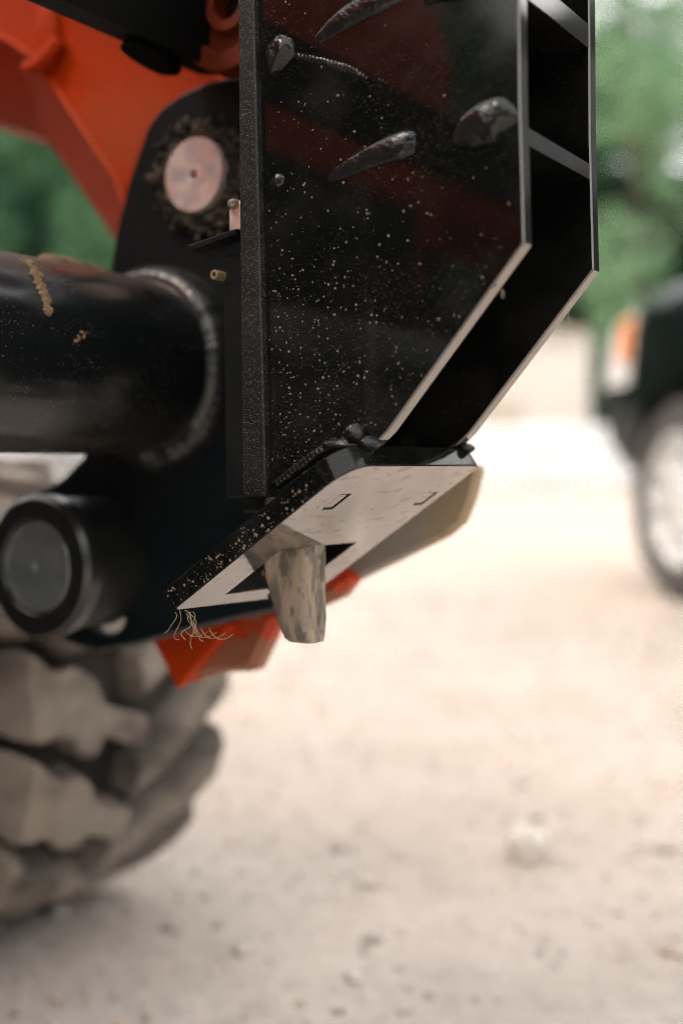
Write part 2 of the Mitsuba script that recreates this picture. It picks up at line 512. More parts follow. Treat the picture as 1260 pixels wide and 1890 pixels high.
def bush(x, y, h, w, label, seed):
    k = thing('bush', label, 'bush')
    r = np.random.default_rng(seed)
    cs = [(x + r.normal() * w * 0.5, y + r.normal() * w * 0.5, h * r.uniform(0.15, 0.8)) for _ in range(14)]
    add('foliage', leaves(cs, [h * 0.33] * 14, 5000, 0.13, seed), 'leaf_dark', k, smooth=False)
    add('stem', cat([tube([(x, y, -0.05), ((x + c[0]) / 2, (y + c[1]) / 2, c[2] * 0.6), c], [0.05, 0.035, 0.01], 6) for c in cs[:5]]), 'bark', k, smooth=True)


bush(-11.6, 30.2, 4.2, 2.4, 'dark green bush between the pale shed and the black vehicle', 21)
bush(-25.5, 23.0, 3.6, 2.4, 'dark green bush low behind the black tube at left', 22)

# pale shed far behind, parallel to its own yard edge
def shed():
    k = thing('shed', 'tall pale beige box shaped shed far behind the black frame', 'shed')
    ang = 15.0
    tw = T().translate([-12.22, 25.82, 0]).rotate([0, 0, 1], ang)
    W, D, Hh = 3.9, 1.6, 3.62
    add('wall', box(-W / 2, W / 2, 0.03, D, 0.0, Hh, 0.01), 'shed_board', k, smooth=False, to_world=tw)
    brd = mikit.ply(box(-0.094, 0.094, 0, 0.028, 0.05, Hh - 0.02, 0.004), 'shed_board', smooth=False)
    for i in range(19):
        add('board', brd, None, k, to_world=tw @ T().translate([-W / 2 + 0.1 + i * 0.205, 0, 0]))
    add('roof', prism([(-W / 2 - 0.05, Hh), (W / 2 + 0.05, Hh), (W / 2 + 0.05, Hh + 0.08), (0, Hh + 0.22), (-W / 2 - 0.05, Hh + 0.08)], -0.2, D + 0.2, 0.01), 'shed_roof', k, smooth=False, to_world=tw)
    add('door', box(-0.5, 0.5, -0.035, -0.002, 0.06, 2.1, 0.008), 'shed_roof', k, smooth=False, to_world=tw)


shed()


def tarp():
    m = m3.Manifold.hull(m3.Manifold.compose([m3.Manifold.sphere(0.17, 20).translate([sx * 1.75, sy * 0.65, z]) for sx in (-1, 1) for sy in (-1, 1) for z in (0.17, 1.15)]))
    m = m.refine_to_length(0.09).to_mesh()
    v, fc = m.vert_properties[:, :3].astype(float), m.tri_verts
    n = meshkit.fbm(v * [2.2, 2.2, 0.9], 4, 3)[:, None] - 0.5
    fold = 0.05 * np.sin(v[:, :1] * 7 + 3 * n) * (1.25 - v[:, 2:]) / 1.2
    v = v + n * 0.14 * np.array([1, 1, 0.7]) + np.sign(v[:, 1:2]) * fold * np.array([[0, 1, 0]])
    v[:, 2] = np.maximum(v[:, 2], 0)
    return trimesh.Trimesh(v, fc, process=False)


add('tarp_covered_stack', tarp(), 'white_tarp', smooth=True, to_world=T().translate([-9.9, 23.35, 0]).rotate([0, 0, 1], 33),
    label='low white tarp covered stack in front of the pale shed', category='tarp')


# ------------------------------------------------------------------ parked vehicles
def car_body():
    prof = [(2.02, .50), (2.20, .62), (2.24, .80), (2.21, 1.02), (2.10, 1.14), (1.8, 1.20), (.95, 1.25), (-2.15, 1.25), (-2.28, 1.0), (-2.3, .55), (-2.15, .40)]
    m = prism(rounded(prof, 0.05), -0.92, 0.92, 0.045)
    return m3.Manifold(m3.Mesh(m.vertices.astype(np.float32), m.faces.astype(np.uint32))).refine_to_length(0.10)


def car_bend(mf, grow=0.0):
    def f(v):
        v = np.array(v)
        x, y, z = v[:, 0], v[:, 1], v[:, 2]
        nose = np.clip((x - 1.35) / 0.9, 0, 1)
        k = (1 - 0.13 * nose ** 2) * (1 - 0.05 * np.clip((z - 0.8) / 0.4, 0, 1) ** 2) * (1 - 0.05 * np.clip((0.7 - z) / 0.3, 0, 1))
        crown = 0.03 * (1 - (y / 0.92) ** 2) * np.clip((z - 0.9) / 0.2, 0, 1)
        bow = -0.04 * (y / 0.92) ** 2 * np.clip((x - 1.2) / 1.0, 0, 1)
        return np.column_stack([x + bow + grow * np.sign(x), y * k + grow * np.sign(y), z + crown])
    return mf.warp_batch(f)


def tm(mf):
    m = mf.to_mesh()
    return trimesh.Trimesh(m.vert_properties[:, :3], m.tri_verts, process=True)


def cyl_y(r, w, x, y, z, n=64):
    return m3.Manifold.cylinder(w, r, r, n, True).rotate([90, 0, 0]).translate([x, y, z])


CAR = None


def car_parts():
    global CAR
    if CAR:
        return CAR
    raw = car_body()
    body = car_bend(raw)
    for sx in (-1.4, 1.4):
        for sy in (-1, 1):
            body = body - cyl_y(0.435, 0.42, sx, sy * 0.80, 0.40)
    big, big2 = car_bend(raw, 0.008), car_bend(raw, 0.016)
    arch = m3.Manifold.compose([cyl_y(0.435, 0.42, sx, sy * 0.80, 0.40) for sx in (-1.4, 1.4) for sy in (-1, 1)])

    def bit(x0, x1, y0, y1, z0, z1, grown=None):
        b = m3.Manifold.cube([x1 - x0, y1 - y0, z1 - z0]).translate([x0, y0, z0])
        return tm(((grown or big) ^ b) - arch)

    cab = prism(rounded([(.98, 1.22), (.25, 1.75), (-1.95, 1.77), (-2.22, 1.22)], 0.06), -0.80, 0.80, 0.05)
    cab.vertices[:, 1] *= 1 - 0.20 * np.clip((cab.vertices[:, 2] - 1.16) / 0.56, 0, 1)
    side = []
    for s in (-1, 1):
        for px in ([(.66, 1.22), (.18, 1.60), (-.42, 1.62), (-.42, 1.22)], [(-.50, 1.22), (-.50, 1.62), (-1.25, 1.62), (-1.32, 1.22)], [(-1.40, 1.22), (-1.33, 1.62), (-1.80, 1.62), (-1.98, 1.22)]):
            w = prism(rounded(px, 0.03), 0.0, 0.012, 0.003)
            y = 0.80 * (1 - 0.20 * np.clip((w.vertices[:, 2] - 1.16) / 0.56, 0, 1))
            w.vertices[:, 1] = s * (y - 0.006 + w.vertices[:, 1])
            if s < 0:
                w.invert()
            side.append(w)
    ws = prism([(-0.64, 0.03), (0.64, 0.03), (0.55, 0.60), (-0.55, 0.60)], -0.002, 0.010, 0.002,
               frame=((0.965, 0, 1.18), (0, 1, 0), (-0.80, 0, 0.60), (0.60, 0, 0.80)))
    lens, amber, bump, fog = [], [], [], []
    for s in (-1, 1):
        y0, y1 = (0.42, 1.0) if s > 0 else (-1.0, -0.42)
        yb, yc = (0.6, 1.0) if s > 0 else (-1.0, -0.6)
        lens.append(bit(1.84, 2.35, y0, y1, .85, 1.15))
        amber.append(bit(1.85, 1.955, yb, yc, .95, 1.12, grown=big2))
        fog.append(bit(1.96, 2.35, y0, y1, .72, .83))
    CAR = dict(body=tm(body), cab=cab, side=side, ws=ws, lens=lens, amber=amber, fog=fog, bump=bit(1.84, 2.4, -1.0, 1.0, .40, .70))
    return CAR


def wheel_meshes(R, W, spokes):
    rr = R * 0.67
    tyre = [(rr, -W * .42), (rr + .02, -W * .5), (R * .93, -W * .5), (R * .985, -W * .40), (R, -W * .2), (R, W * .2), (R * .985, W * .40), (R * .93, W * .5), (rr + .02, W * .5), (rr, W * .42)]
    ty = trimesh.creation.revolve(tyre + [tyre[0]], sections=64)
    rim = trimesh.creation.revolve([(rr - .02, -W * .42), (rr, -W * .42), (rr, W * .44), (rr - .022, W * .46), (rr - .025, W * .30), (rr - .02, -W * .42)], sections=64)
    disc = trimesh.creation.revolve([(0, -0.02), (rr - .02, -0.02), (rr - .02, 0.0), (0, 0.0)], sections=48)
    hub = trimesh.creation.revolve([(0, 0.02), (.075, 0.02), (.075, W * .30), (.06, W * .36), (0, W * .37)], sections=32)
    for m in (ty, rim, disc, hub):
        if m.volume < 0:
            m.invert()
    sp = []
    for k in range(spokes):
        s = prism([(0.06, -.022), (rr - .015, -.036), (rr - .015, .036), (0.06, .022)], W * .16, W * .36, 0.008, frame=((0, 0, 0), (1, 0, 0), (0, 1, 0), (0, 0, 1)))
        s.apply_transform(trimesh.transformations.rotation_matrix(2 * math.pi * k / spokes, [0, 0, 1]))
        sp.append(s)
    return ty, rim, disc, hub, sp


CARWHEEL = wheel_meshes(0.385, 0.25, 10)


def vehicle(label, category, paint, pos, heading, steer=0.0):
    k = thing('parked_vehicle', label, category)
    tw = T().translate(list(pos)).rotate([0, 0, 1], heading)
    c = car_parts()
    add('body', c['body'], paint, k, smooth=35, to_world=tw)
    add('cabin', c['cab'], paint, k, smooth=35, to_world=tw)
    for w in c['side']:
        add('window', w, 'car_glass', k, to_world=tw)
    add('windscreen', c['ws'], 'car_glass', k, to_world=tw)
    add('bumper', c['bump'], 'car_trim', k, smooth=35, to_world=tw)
    for l, a, fg in zip(c['lens'], c['amber'], c['fog']):
        h = add('headlight', l, 'clear_lens', k, smooth=35, to_world=tw)
        add('turn_signal', a, 'amber_lens', h, smooth=35, to_world=tw)
        add('grille_end', fg, 'car_trim', k, smooth=35, to_world=tw)
    ty, rim, disc, hub, sp = CARWHEEL
    for sx in (1.4, -1.4):
        for sy in (1, -1):
            w = tw @ T().translate([sx, sy * 0.80, 0.385]).rotate([0, 0, 1], steer if sx > 0 else 0).rotate([1, 0, 0], -90 * sy)
            wk = add('wheel', ty, 'road_rubber', k, smooth=35, to_world=w)
            add('rim', rim, 'wheel_alloy', wk, smooth=35, to_world=w)
            add('brake_disc', disc, 'wheel_dark', wk, smooth=35, to_world=w)
            add('hub_cap', hub, 'wheel_alloy', wk, smooth=35, to_world=w)
            for s in sp:
                add('spoke', s, 'wheel_alloy', wk, smooth=35, to_world=w)


# front left wheel stands at (-1.25, 4.43); nose points away to the left
hd = math.radians(90 + 33.1 + 15.0)
fx, fy = math.cos(hd), math.sin(hd)
vehicle('black parked vehicle with amber and clear front lamp and silver spoked wheel', 'car', 'car_paint_black',
        (-1.25 - 1.4 * fx + 0.80 * fy, 4.43 - 1.4 * fy - 0.80 * fx, 0), math.degrees(hd), -4)
vehicle('pale silver parked vehicle glimpsed far off under the black tube at left', 'car', 'car_paint_silver', (-21.4, 18.6, 0), 215)

# ------------------------------------------------------------------ the tractor: loader coupler, arms, wheels
TR = thing('tractor', 'orange compact tractor with black muddy loader coupler and chunky front tyre', 'tractor')
CY = -0.02                                            # the tractor's centre line
TX, TZ, TRAD = -0.606, 0.5892, 0.0654

# torque tube running across the loader
nT, nA = 90, 96
yy = np.linspace(-0.70, 0.676, nT)
th = np.linspace(0, 2 * np.pi, nA, endpoint=False)
TT, YY = np.meshgrid(th, yy)
pts = np.stack([TX + TRAD * np.cos(TT), YY, TZ + TRAD * np.sin(TT)], -1)
i0 = (np.arange(nT - 1)[:, None] * nA + np.arange(nA)[None]).ravel()
i1 = (np.arange(nT - 1)[:, None] * nA + (np.arange(nA)[None] + 1) % nA).ravel()
tf = np.vstack([np.stack([i0, i0 + nA, i1], 1), np.stack([i1, i0 + nA, i1 + nA], 1)])
tt = trimesh.Trimesh(pts.reshape(-1, 3), tf, process=False)
if tt.face_normals[0] @ (tt.triangles_center[0] - [TX, tt.triangles_center[0][1], TZ]) < 0:
    tt.invert()
TUBE = add('torque_tube', tt, 'muddy_black_paint', TR, smooth=True)


def on_tube(a, y, up=0.0):
    return np.array([TX + (TRAD + up) * math.cos(a), y, TZ + (TRAD + up) * math.sin(a)])


def weld_ring(y0, w, h, seed, rough=0.3):
    V = []
    na, nb = 220, 8
    for i in range(na):
        a = 2 * math.pi * i / na
        rip = 1 + rough * (math.sin(a * 44 + 6 * meshkit.noise([[a * 6, seed, 0.1]])[0]) * 0.05 + (meshkit.fbm([[math.cos(a) * 2.6, seed + math.sin(a) * 2.6, 3.0]], 2)[0] - 0.5) * 1.5)
        for j in range(nb):
            b = math.pi * 0.5 * j / (nb - 1)
            V.append(on_tube(a, y0 - w * math.cos(b) * rip, -0.001 + (h * math.sin(b) + 0.001) * rip))
    V = np.array(V)
    Fc = []
    for i in range(na):
        for j in range(nb - 1):
            p, q = i * nb + j, ((i + 1) % na) * nb + j
            Fc += [[p, q, q + 1], [p, q + 1, p + 1]]
    m = trimesh.Trimesh(V, Fc, process=False)
    if (m.face_normals[3][1]) > 0:
        m.invert()
    return m


add('weld_bead', weld_ring(0.6725, 0.020, 0.013, 2, 0.30), 'ring_paint', TUBE, smooth=True, label='shiny black weld ring around the tube end')

# dried mud on the tube
def crust(path, width, thick, n, seed):
    r = np.random.default_rng(seed)
    ms = []
    for k in range(n):
        t = r.random()
        a = np.interp(t, np.linspace(0, 1, len(path)), [p[0] for p in path]) + r.normal() * width[0] * (1 - 0.7 * t)
        y = np.interp(t, np.linspace(0, 1, len(path)), [p[1] for p in path]) + r.normal() * width[1] * (1 - 0.7 * t)
        s = thick * r.uniform(0.4, 1.2)
        ms.append(lump(on_tube(a, y, s * 0.1), (s, s * 1.2, s * 0.8), k + seed, level=1, rough=0.6))
    return cat(ms)


add('mud_streak', crust([(1.02, 0.5110), (0.82, 0.5090), (0.60, 0.5065), (0.44, 0.5060), (0.28, 0.5040)], (0.02, 0.0022), 0.0019, 190, 3), 'dry_mud', TUBE, smooth=True, label='tan dried mud streak running down the tube')
add('mud_clump', crust([(1.62, 0.572), (1.62, 0.588), (1.66, 0.616)], (0.03, 0.005), 0.0065, 90, 5), 'dry_mud', TUBE, smooth=True, label='brown mud clump on the crown of the tube')
add('mud_spot', crust([(0.17, 0.5340), (0.07, 0.5250)], (0.02, 0.0015), 0.0012, 16, 7), 'dry_mud', TUBE, smooth=True)

# ear plates of the coupler
HX, HZ, HR = -0.6624, 0.3954, 0.0140
ear = [(-0.6700, 0.5700), (-0.6684, 0.5988), (-0.6558, 0.6721), (-0.6470, 0.7070), (-0.6355, 0.7369), (-0.6155, 0.7751), (-0.6010, 0.7865), (-0.5828, 0.7932), (-0.5567, 0.7974), (-0.4480, 0.7944), (-0.4420, 0.5500), (-0.4800, 0.5000), (-0.4800, 0.4140),
       (-0.5334, 0.4015), (-0.5858, 0.3874), (-0.6306, 0.3744), (-0.6718, 0.3652), (-0.6960, 0.3678), (-0.7344, 0.3768), (-0.7700, 0.4000), (-0.7830, 0.4312), (-0.7760, 0.4650), (-0.7560, 0.4908), (-0.7140, 0.5040), (-0.6880, 0.5216)]
ear_r = rounded(ear, 0.016)
hole = [(HX + HR * 1.3 * math.cos(a), HZ + HR * math.sin(a)) for a in np.linspace(0, 2 * np.pi, 28, endpoint=False)]
ear_b = rounded(ear[:10] + [(-0.4480, 0.5500), (-0.5600, 0.5000), (-0.5750, 0.3900)] + ear[15:], 0.016)
hole_b = [(HX - 0.030 + 0.036 * math.cos(a), HZ - 0.000 + 0.019 * math.sin(a)) for a in np.linspace(0, 2 * np.pi, 28, endpoint=False)]
for y0, shape, hl in ((0.672, ear_r, hole), (0.818, ear_b, hole_b), (-0.684, ear_r, hole), (-0.830, ear_b, hole_b)):
    add('ear_plate', prism(shape, y0, y0 + 0.012, 0.0030, [hl]), 'ear_paint', TR, smooth=25)
add('pin_block', box(-0.450, -0.4195, 0.576, 0.600, 0.486, 0.530, 0.002), 'satin_black_paint', TR, smooth=25)
add('coupler_plate', prism([(-0.440, 0.500), (-0.4215, 0.500), (-0.4290, 0.790), (-0.4470, 0.790)], 0.574, 0.780, 0.002), 'satin_black_paint', TR, smooth=25)

# upper pivot pin with its grease collar
PX, PZ = -0.5586, 0.7274
pin = add('upper_pin', lathe([(0, -0.13), (0.0272, -0.13), (0.0272, 0.0118), (0.0264, 0.0132), (0.0046, 0.0132), (0.0034, 0.0120), (0.0034, 0.0040), (0, 0.0040)], (0, -1, 0), (PX, 0.6720, PZ), 72),
          'worn_pin_steel', TR, smooth=35, label='pinkish bare steel pin end with a small centre hole')


def grease():
    ms, r = [], np.random.default_rng(4)
    for k in range(900):
        a = r.uniform(0, 6.283)
        # thicker at the lower left and upper right
        w = 0.5 + 0.5 * math.cos(a + 0.5) ** 2
        rr = 0.0300 + abs(r.normal()) * 0.0085 * w
        s = r.uniform(0.0012, 0.0042)
        ms.append(lump((PX + rr * math.cos(a), 0.6705 - r.uniform(0, 0.006), PZ + rr * math.sin(a)), (s, s * 0.8, s), k, level=1, rough=0.7))
    return cat(ms)


add('grease_collar', grease(), 'dark_grease', pin, smooth=True, label='dark brown ring of gritty grease round the pin')

# lower pivot boss, nearer the camera
BX, BY, BZ, BR = -0.6606, 0.5976, 0.4404, 0.0540
bd = np.array([0, -1, 0.0])
boss = add('lower_boss', lathe([(0.0355, -0.066), (0.0410, -0.066), (0.0410, -0.018), (BR, -0.015), (BR, -0.004), (BR - 0.004, 0), (0.0367, 0), (0.0355, -0.0015), (0.0355, -0.066)], bd, (BX, BY, BZ), 72), 'ring_paint', TR, smooth=35)
add('pin_end', lathe([(0, -0.06), (0.0345, -0.06), (0.0345, -0.0026), (0.0328, -0.0010), (0.0315, -0.0020), (0.0048, -0.0020), (0.0030, -0.0048), (0, -0.0054)], bd, (BX, BY, BZ), 64), 'machined_steel', boss, smooth=35)
add('collar', lathe([(0.034, 0), (0.0516, 0), (0.0516, 0.041), (0.048, 0.048), (0.034, 0.048)], bd, (-0.6700, 0.672, 0.4395), 64), 'satin_black_paint', boss, smooth=35)

# flat rail across the top of the coupler
add('cross_rail', prism([(-0.5664, 0.8052), (-0.5352, 0.7986), (-0.5285, 0.8480), (-0.5600, 0.8540)], -0.69, 0.679, 0.003), 'sooty_black_paint', TR, smooth=25)
add('rail_weld', lump((-0.5540, 0.612, 0.7985), (0.011, 0.030, 0.010), 12, rough=0.25), 'sooty_black_paint', TR, smooth=True)

# clevis of the tilt cylinder: orange eye beside the rail
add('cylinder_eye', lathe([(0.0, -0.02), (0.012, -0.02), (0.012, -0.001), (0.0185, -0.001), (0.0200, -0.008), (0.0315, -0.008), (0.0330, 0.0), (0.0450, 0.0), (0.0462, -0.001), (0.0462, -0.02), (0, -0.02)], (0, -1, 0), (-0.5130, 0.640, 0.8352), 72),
    'shaded_orange_paint', TR, smooth=30)

# latch bar and lever behind the frame's back plate
lb = add('latch_bar', prism([(-0.4445, 0.4960), (-0.4300, 0.4960), (-0.4310, 0.6420), (-0.4455, 0.6420)], 0.5525, 0.5650, 0.0012), 'satin_black_paint', TR, smooth=25)
add('roll_pin', lathe([(0.0013, -0.004), (0.0030, -0.004), (0.0030, 0.0085), (0.0026, 0.009), (0.0016, 0.009), (0.0013, 0.0085), (0.0013, -0.004)], (0, -1, 0), (-0.4455, 0.5530, 0.6295), 24), 'brass', lb, smooth=40)
add('latch_lever', prism([(-0.4660, 0.6458), (-0.4300, 0.6520), (-0.4300, 0.6550), (-0.4665, 0.6490)], 0.545, 0.560, 0.0006), 'satin_black_paint', TR, smooth=25)
add('spring_end', lump((-0.4375, 0.5535, 0.6720), (0.0035, 0.004, 0.003), 3, rough=0.3), 'muddy_steel', lb, smooth=True)
add('lever_bracket', prism([(-0.4420, 0.6560), (-0.4300, 0.6560), (-0.4300, 0.6720), (-0.4350, 0.6740), (-0.4420, 0.6690)], 0.554, 0.5595, 0.001), 'worn_pin_steel', TR, smooth=25)

# wedge shaped locking pin through the foot of the frame
def wedge():
    V = []
    zs = [0.4080, 0.4105, 0.42, 0.4475, 0.470, 0.500, 0.535]
    half = [0.0088, 0.0104, 0.0125, 0.0176, 0.0186, 0.0186, 0.0186]
    right = -0.4000
    n = 44
    ph = np.linspace(0, 2 * np.pi, n, endpoint=False)
    for z, h in zip(zs, half):
        hy = min(0.0125, h)
        cx = right - h - (0.0015 if z < 0.407 else 0)
        c, s = np.cos(ph), np.sin(ph)
        e = 0.45
        V.append(np.column_stack([cx + h * np.sign(c) * np.abs(c) ** e, 0.588 + hy * np.sign(s) * np.abs(s) ** e, np.full(n, z) + 0.10 * (cx - right) * (z < 0.412)]))
    k = len(zs)
    P = np.vstack(V + [np.mean(V[0], 0)[None], np.mean(V[-1], 0)[None]])
    Fc = []
    for l in range(k - 1):
        for i in range(n):
            j = (i + 1) % n
            Fc += [[l * n + i, l * n + j, (l + 1) * n + j], [l * n + i, (l + 1) * n + j, (l + 1) * n + i]]
    for i in range(n):
        j = (i + 1) % n
        Fc += [[k * n, j, i], [k * n + 1, (k - 1) * n + i, (k - 1) * n + j]]
    m = m3.Manifold(m3.Mesh(P.astype(np.float32), np.array(Fc, dtype=np.uint32))).refine_to_length(0.002).to_mesh()
    v = m.vert_properties[:, :3].astype(float)
    nn = meshkit.fbm(v * 260, 4, 5) - 0.5
    out = v - [-0.409, 0.588, 0]
    out[:, 2] = 0
    out /= np.maximum(1e-6, np.linalg.norm(out, axis=1, keepdims=True))
    return trimesh.Trimesh(v + out * nn[:, None] * 0.0012, m.tri_verts, process=False)


lp = add('locking_pin', wedge(), 'muddy_steel', TR, smooth=45, label='mud caked steel wedge pin poking down through the foot')


def pin_mud():
    ms, r = [], np.random.default_rng(14)
    for k in range(60):
        z = r.uniform(0.425, 0.462)
        x = -0.4000 - 2 * np.interp(z, [0.4045, 0.4475, 0.47], [0.0088, 0.0176, 0.0186])
        s = r.uniform(0.0005, 0.0017)
        ms.append(lump((x + r.uniform(-0.0006, 0.003), 0.5775 + abs(r.normal()) * 0.004, z), (s, s, s * 1.3), k, level=1, rough=0.7))
    return cat(ms)


add('mud_crust', pin_mud(), 'dark_grease', lp, smooth=True)

# muddy shoe on the far side of the coupler
shoe = rounded([(-0.372, 0.515), (-0.3790, 0.4900), (-0.3860, 0.4745), (-0.3990, 0.4640), (-0.4790, 0.4260), (-0.5150, 0.4170), (-0.535, 0.430), (-0.405, 0.520)], 0.004)
add('muddy_shoe', prism(shoe, 0.750, 0.764, 0.003), 'shoe_mud', TR, smooth=30, label='blurred mud coated shoe plate behind the foot')
add('shoe_bracket', box(-0.50, -0.44, 0.655, 0.752, 0.47, 0.50, 0.004), 'satin_black_paint', TR, smooth=30)


# loader arms: folded box section, knee, then down to the pivot
def arm(mirror):
    s = (lambda y: 2 * CY - y) if mirror else (lambda y: y)
    path = [(-1.90, 1.47), (-1.40, 1.215), (-1.05, 1.040), (-0.8588, 0.9420), (-0.7853, 0.9138), (-0.7401, 0.8844), (-0.6441, 0.7635), (-0.6192, 0.6787), (-0.6396, 0.5601), (-0.6690, 0.4471)]
    wid = [0.098, 0.096, 0.095, 0.094, 0.094, 0.096, 0.093, 0.070, 0.054, 0.046]
    # section: (offset across the arm in its own plane as a share of the half width, y)
    sec = [(-1.17, 0.776), (-1.10, 0.762), (-0.36, 0.7005), (0.95, 0.700), (1.0, 0.706), (1.0, 0.790), (0.95, 0.796), (-0.36, 0.810), (-1.10, 0.796), (-1.17, 0.788)]
    p = np.array(path)
    t = np.gradient(p, axis=0)
    t /= np.linalg.norm(t, axis=1, keepdims=True)
    nrm = np.stack([-t[:, 1], t[:, 0]], 1)
    V = []
    for q in range(len(p)):
        for a, y in sec:
            o = p[q] + nrm[q] * a * wid[q]
            V.append((o[0], s(y), o[1]))
    k, n = len(sec), len(p)
    Fc = []
    for q in range(n - 1):
        for i in range(k):
            j = (i + 1) % k
            Fc += [[q * k + i, q * k + j, (q + 1) * k + j], [q * k + i, (q + 1) * k + j, (q + 1) * k + i]]
    V += [(p[0][0], s(0.75), p[0][1]), (p[-1][0], s(0.75), p[-1][1])]
    for i in range(k):
        j = (i + 1) % k
        Fc += [[n * k, j, i], [n * k + 1, (n - 1) * k + i, (n - 1) * k + j]]
    m = trimesh.Trimesh(V, Fc, process=False)
    if m.volume < 0:
        m.invert()
    ak = add('loader_arm', m, 'orange_paint', TR, smooth=20)
    seam = []
    for q in range(len(p)):
        o = p[q] - nrm[q] * 0.36 * wid[q]
        seam.append((o[0], s(0.6995), o[1]))
    add('fold_seam', tube(seam, 0.0035, 8), 'orange_paint', ak, smooth=True)
    # bracket at the knee
    c = np.array([-0.7481, 0.8799])
    add('hose_bracket', lump((c[0], s(0.698), c[1]), (0.013, 0.009, 0.034), 5, rough=0.12), 'orange_paint', ak, smooth=True)
    lip = [(-0.7684, s(0.6925), 0.8527), (-0.7548, s(0.6900), 0.8499), (-0.7401, s(0.6915), 0.8584), (-0.7322, s(0.6935), 0.8686)]
    add('bracket_lip', tube(spline(lip, 12), 0.0068, 10), 'orange_paint', ak, smooth=True)
    # pivot post further back
    add('arm_pivot', lathe([(0, 0), (0.055, 0), (0.055, 0.12), (0, 0.12)], (0, -1 if mirror else 1, 0), (-1.87, s(0.69), 1.455), 40), 'satin_black_paint', ak, smooth=35)
    add('loader_post', prism(rounded([(-1.97, 0.45), (-1.77, 0.45), (-1.81, 1.51), (-1.95, 1.51)], 0.03), min(s(0.64), s(0.695)), max(s(0.64), s(0.695)), 0.004), 'orange_paint', TR, smooth=28)
    # lower knuckle of the arm, muddy
    prof = rounded([(-0.640, 0.3705), (-0.6165, 0.338), (-0.5880, 0.3500), (-0.5500, 0.3550), (-0.5290, 0.3920), (-0.4700, 0.4180), (-0.458, 0.432), (-0.50, 0.455), (-0.625, 0.440)], 0.004)
    kn = prism(prof, min(s(0.715), s(0.738)), max(s(0.715), s(0.738)), 0.006)
    add('arm_knuckle', kn, 'muddy_orange_paint', TR, smooth=28)
    add('knuckle_plate', prism([(-0.642, 0.372), (-0.6165, 0.3365), (-0.600, 0.352), (-0.560, 0.392), (-0.610, 0.420), (-0.644, 0.400)], min(s(0.704), s(0.7145)), max(s(0.704), s(0.7145)), 0.002), 'orange_paint', TR, smooth=28)
    add('tilt_cylinder', tube([(-0.513, s(0.672), 0.8352), (-1.10, s(0.672), 1.20), (-1.50, s(0.672), 1.40)], [0.016, 0.028, 0.028], 24), 'satin_black_paint', ak, smooth=35)


arm(False)
arm(True)


# front wheels with bar lugs
WX, WR, WW = -1.080, 0.262, 0.31


def tyre_carcass(n=72):
    r0 = WR - 0.034
    prof = [(0.115, -0.115), (0.135, -0.133), (0.165, -0.152), (0.195, -0.154), (r0 - 0.008, -0.142), (r0 - 0.002, -0.10), (r0, 0.0), (r0 - 0.002, 0.10), (r0 - 0.008, 0.142), (0.195, 0.154), (0.165, 0.152), (0.135, 0.133), (0.115, 0.115), (0.115, -0.115)]
    m = trimesh.creation.revolve(prof, sections=n)
    if m.volume < 0:
        m.invert()
    m.apply_transform(trimesh.transformations.rotation_matrix(-math.pi / 2, [1, 0, 0]))   # axis along y
    return m


def lug_mesh(side, flare):
    """one bar lug from the middle of the tread round the shoulder, at angle zero of the wheel; side = +1 or -1 in y"""
    if flare > 0:
        st = [(-0.002, 0.025, 0.017), (0.022, 0.055, 0.016), (0.058, 0.115, 0.017), (0.068, 0.132, 0.040), (0.082, 0.156, 0.0435), (0.092, 0.173, 0.042), (0.100, 0.187, 0.034), (0.110, 0.204, 0.032), (0.120, 0.220, 0.035), (0.130, 0.238, 0.042), (0.146, 0.265, 0.044), (0.155, 0.285, 0.0435), (0.160, 0.295, 0.040)]
    else:
        st = [(-0.002, 0.040, 0.021), (0.036, 0.12, 0.022), (0.078, 0.24, 0.023), (0.115, 0.34, 0.024), (0.142, 0.41, 0.024), (0.155, 0.44, 0.023), (0.160, 0.45, 0.020)]
    top = [(WR if w < 0.03 else WR if w < 0.08 else WR - 0.001 if w < 0.12 else WR - 0.004 if w < 0.15 else WR - 0.022 if w < 0.157 else WR - 0.066) for w, _, _ in st]
    V = []
    for (w, a, hw), r in zip(st, top):
        low = min(r - 0.012, WR - 0.042)
        for k, rr, ww in ((-1, low, 1.08), (-1, r - 0.006, 1.04), (-0.86, r, 1.0), (0.86, r, 1.0), (1, r - 0.006, 1.04), (1, low, 1.08)):
            ang = a + k * hw * ww / WR
            out = 0.004 if r < WR - 0.03 else 0
            V.append((rr * math.cos(ang), side * (w + out) if rr != low else side * (w - 0.004), rr * math.sin(ang)))
    V = np.array(V)
    Fc = []
    n = len(st)
    for s in range(n - 1):
        for j in range(5):
            p = s * 6 + j
            Fc += [[p, p + 1, p + 7], [p, p + 7, p + 6]]
    for s in (0, n - 1):
        q = [s * 6 + j for j in range(6)]
        tri = [[q[0], q[1], q[4]], [q[0], q[4], q[5]], [q[1], q[2], q[3]], [q[1], q[3], q[4]]]
        Fc += tri if s == 0 else [t[::-1] for t in tri]
    m = trimesh.Trimesh(V, Fc, process=False)
    trimesh.repair.fix_normals(m)
    if m.volume < 0:
        m.invert()
    return m


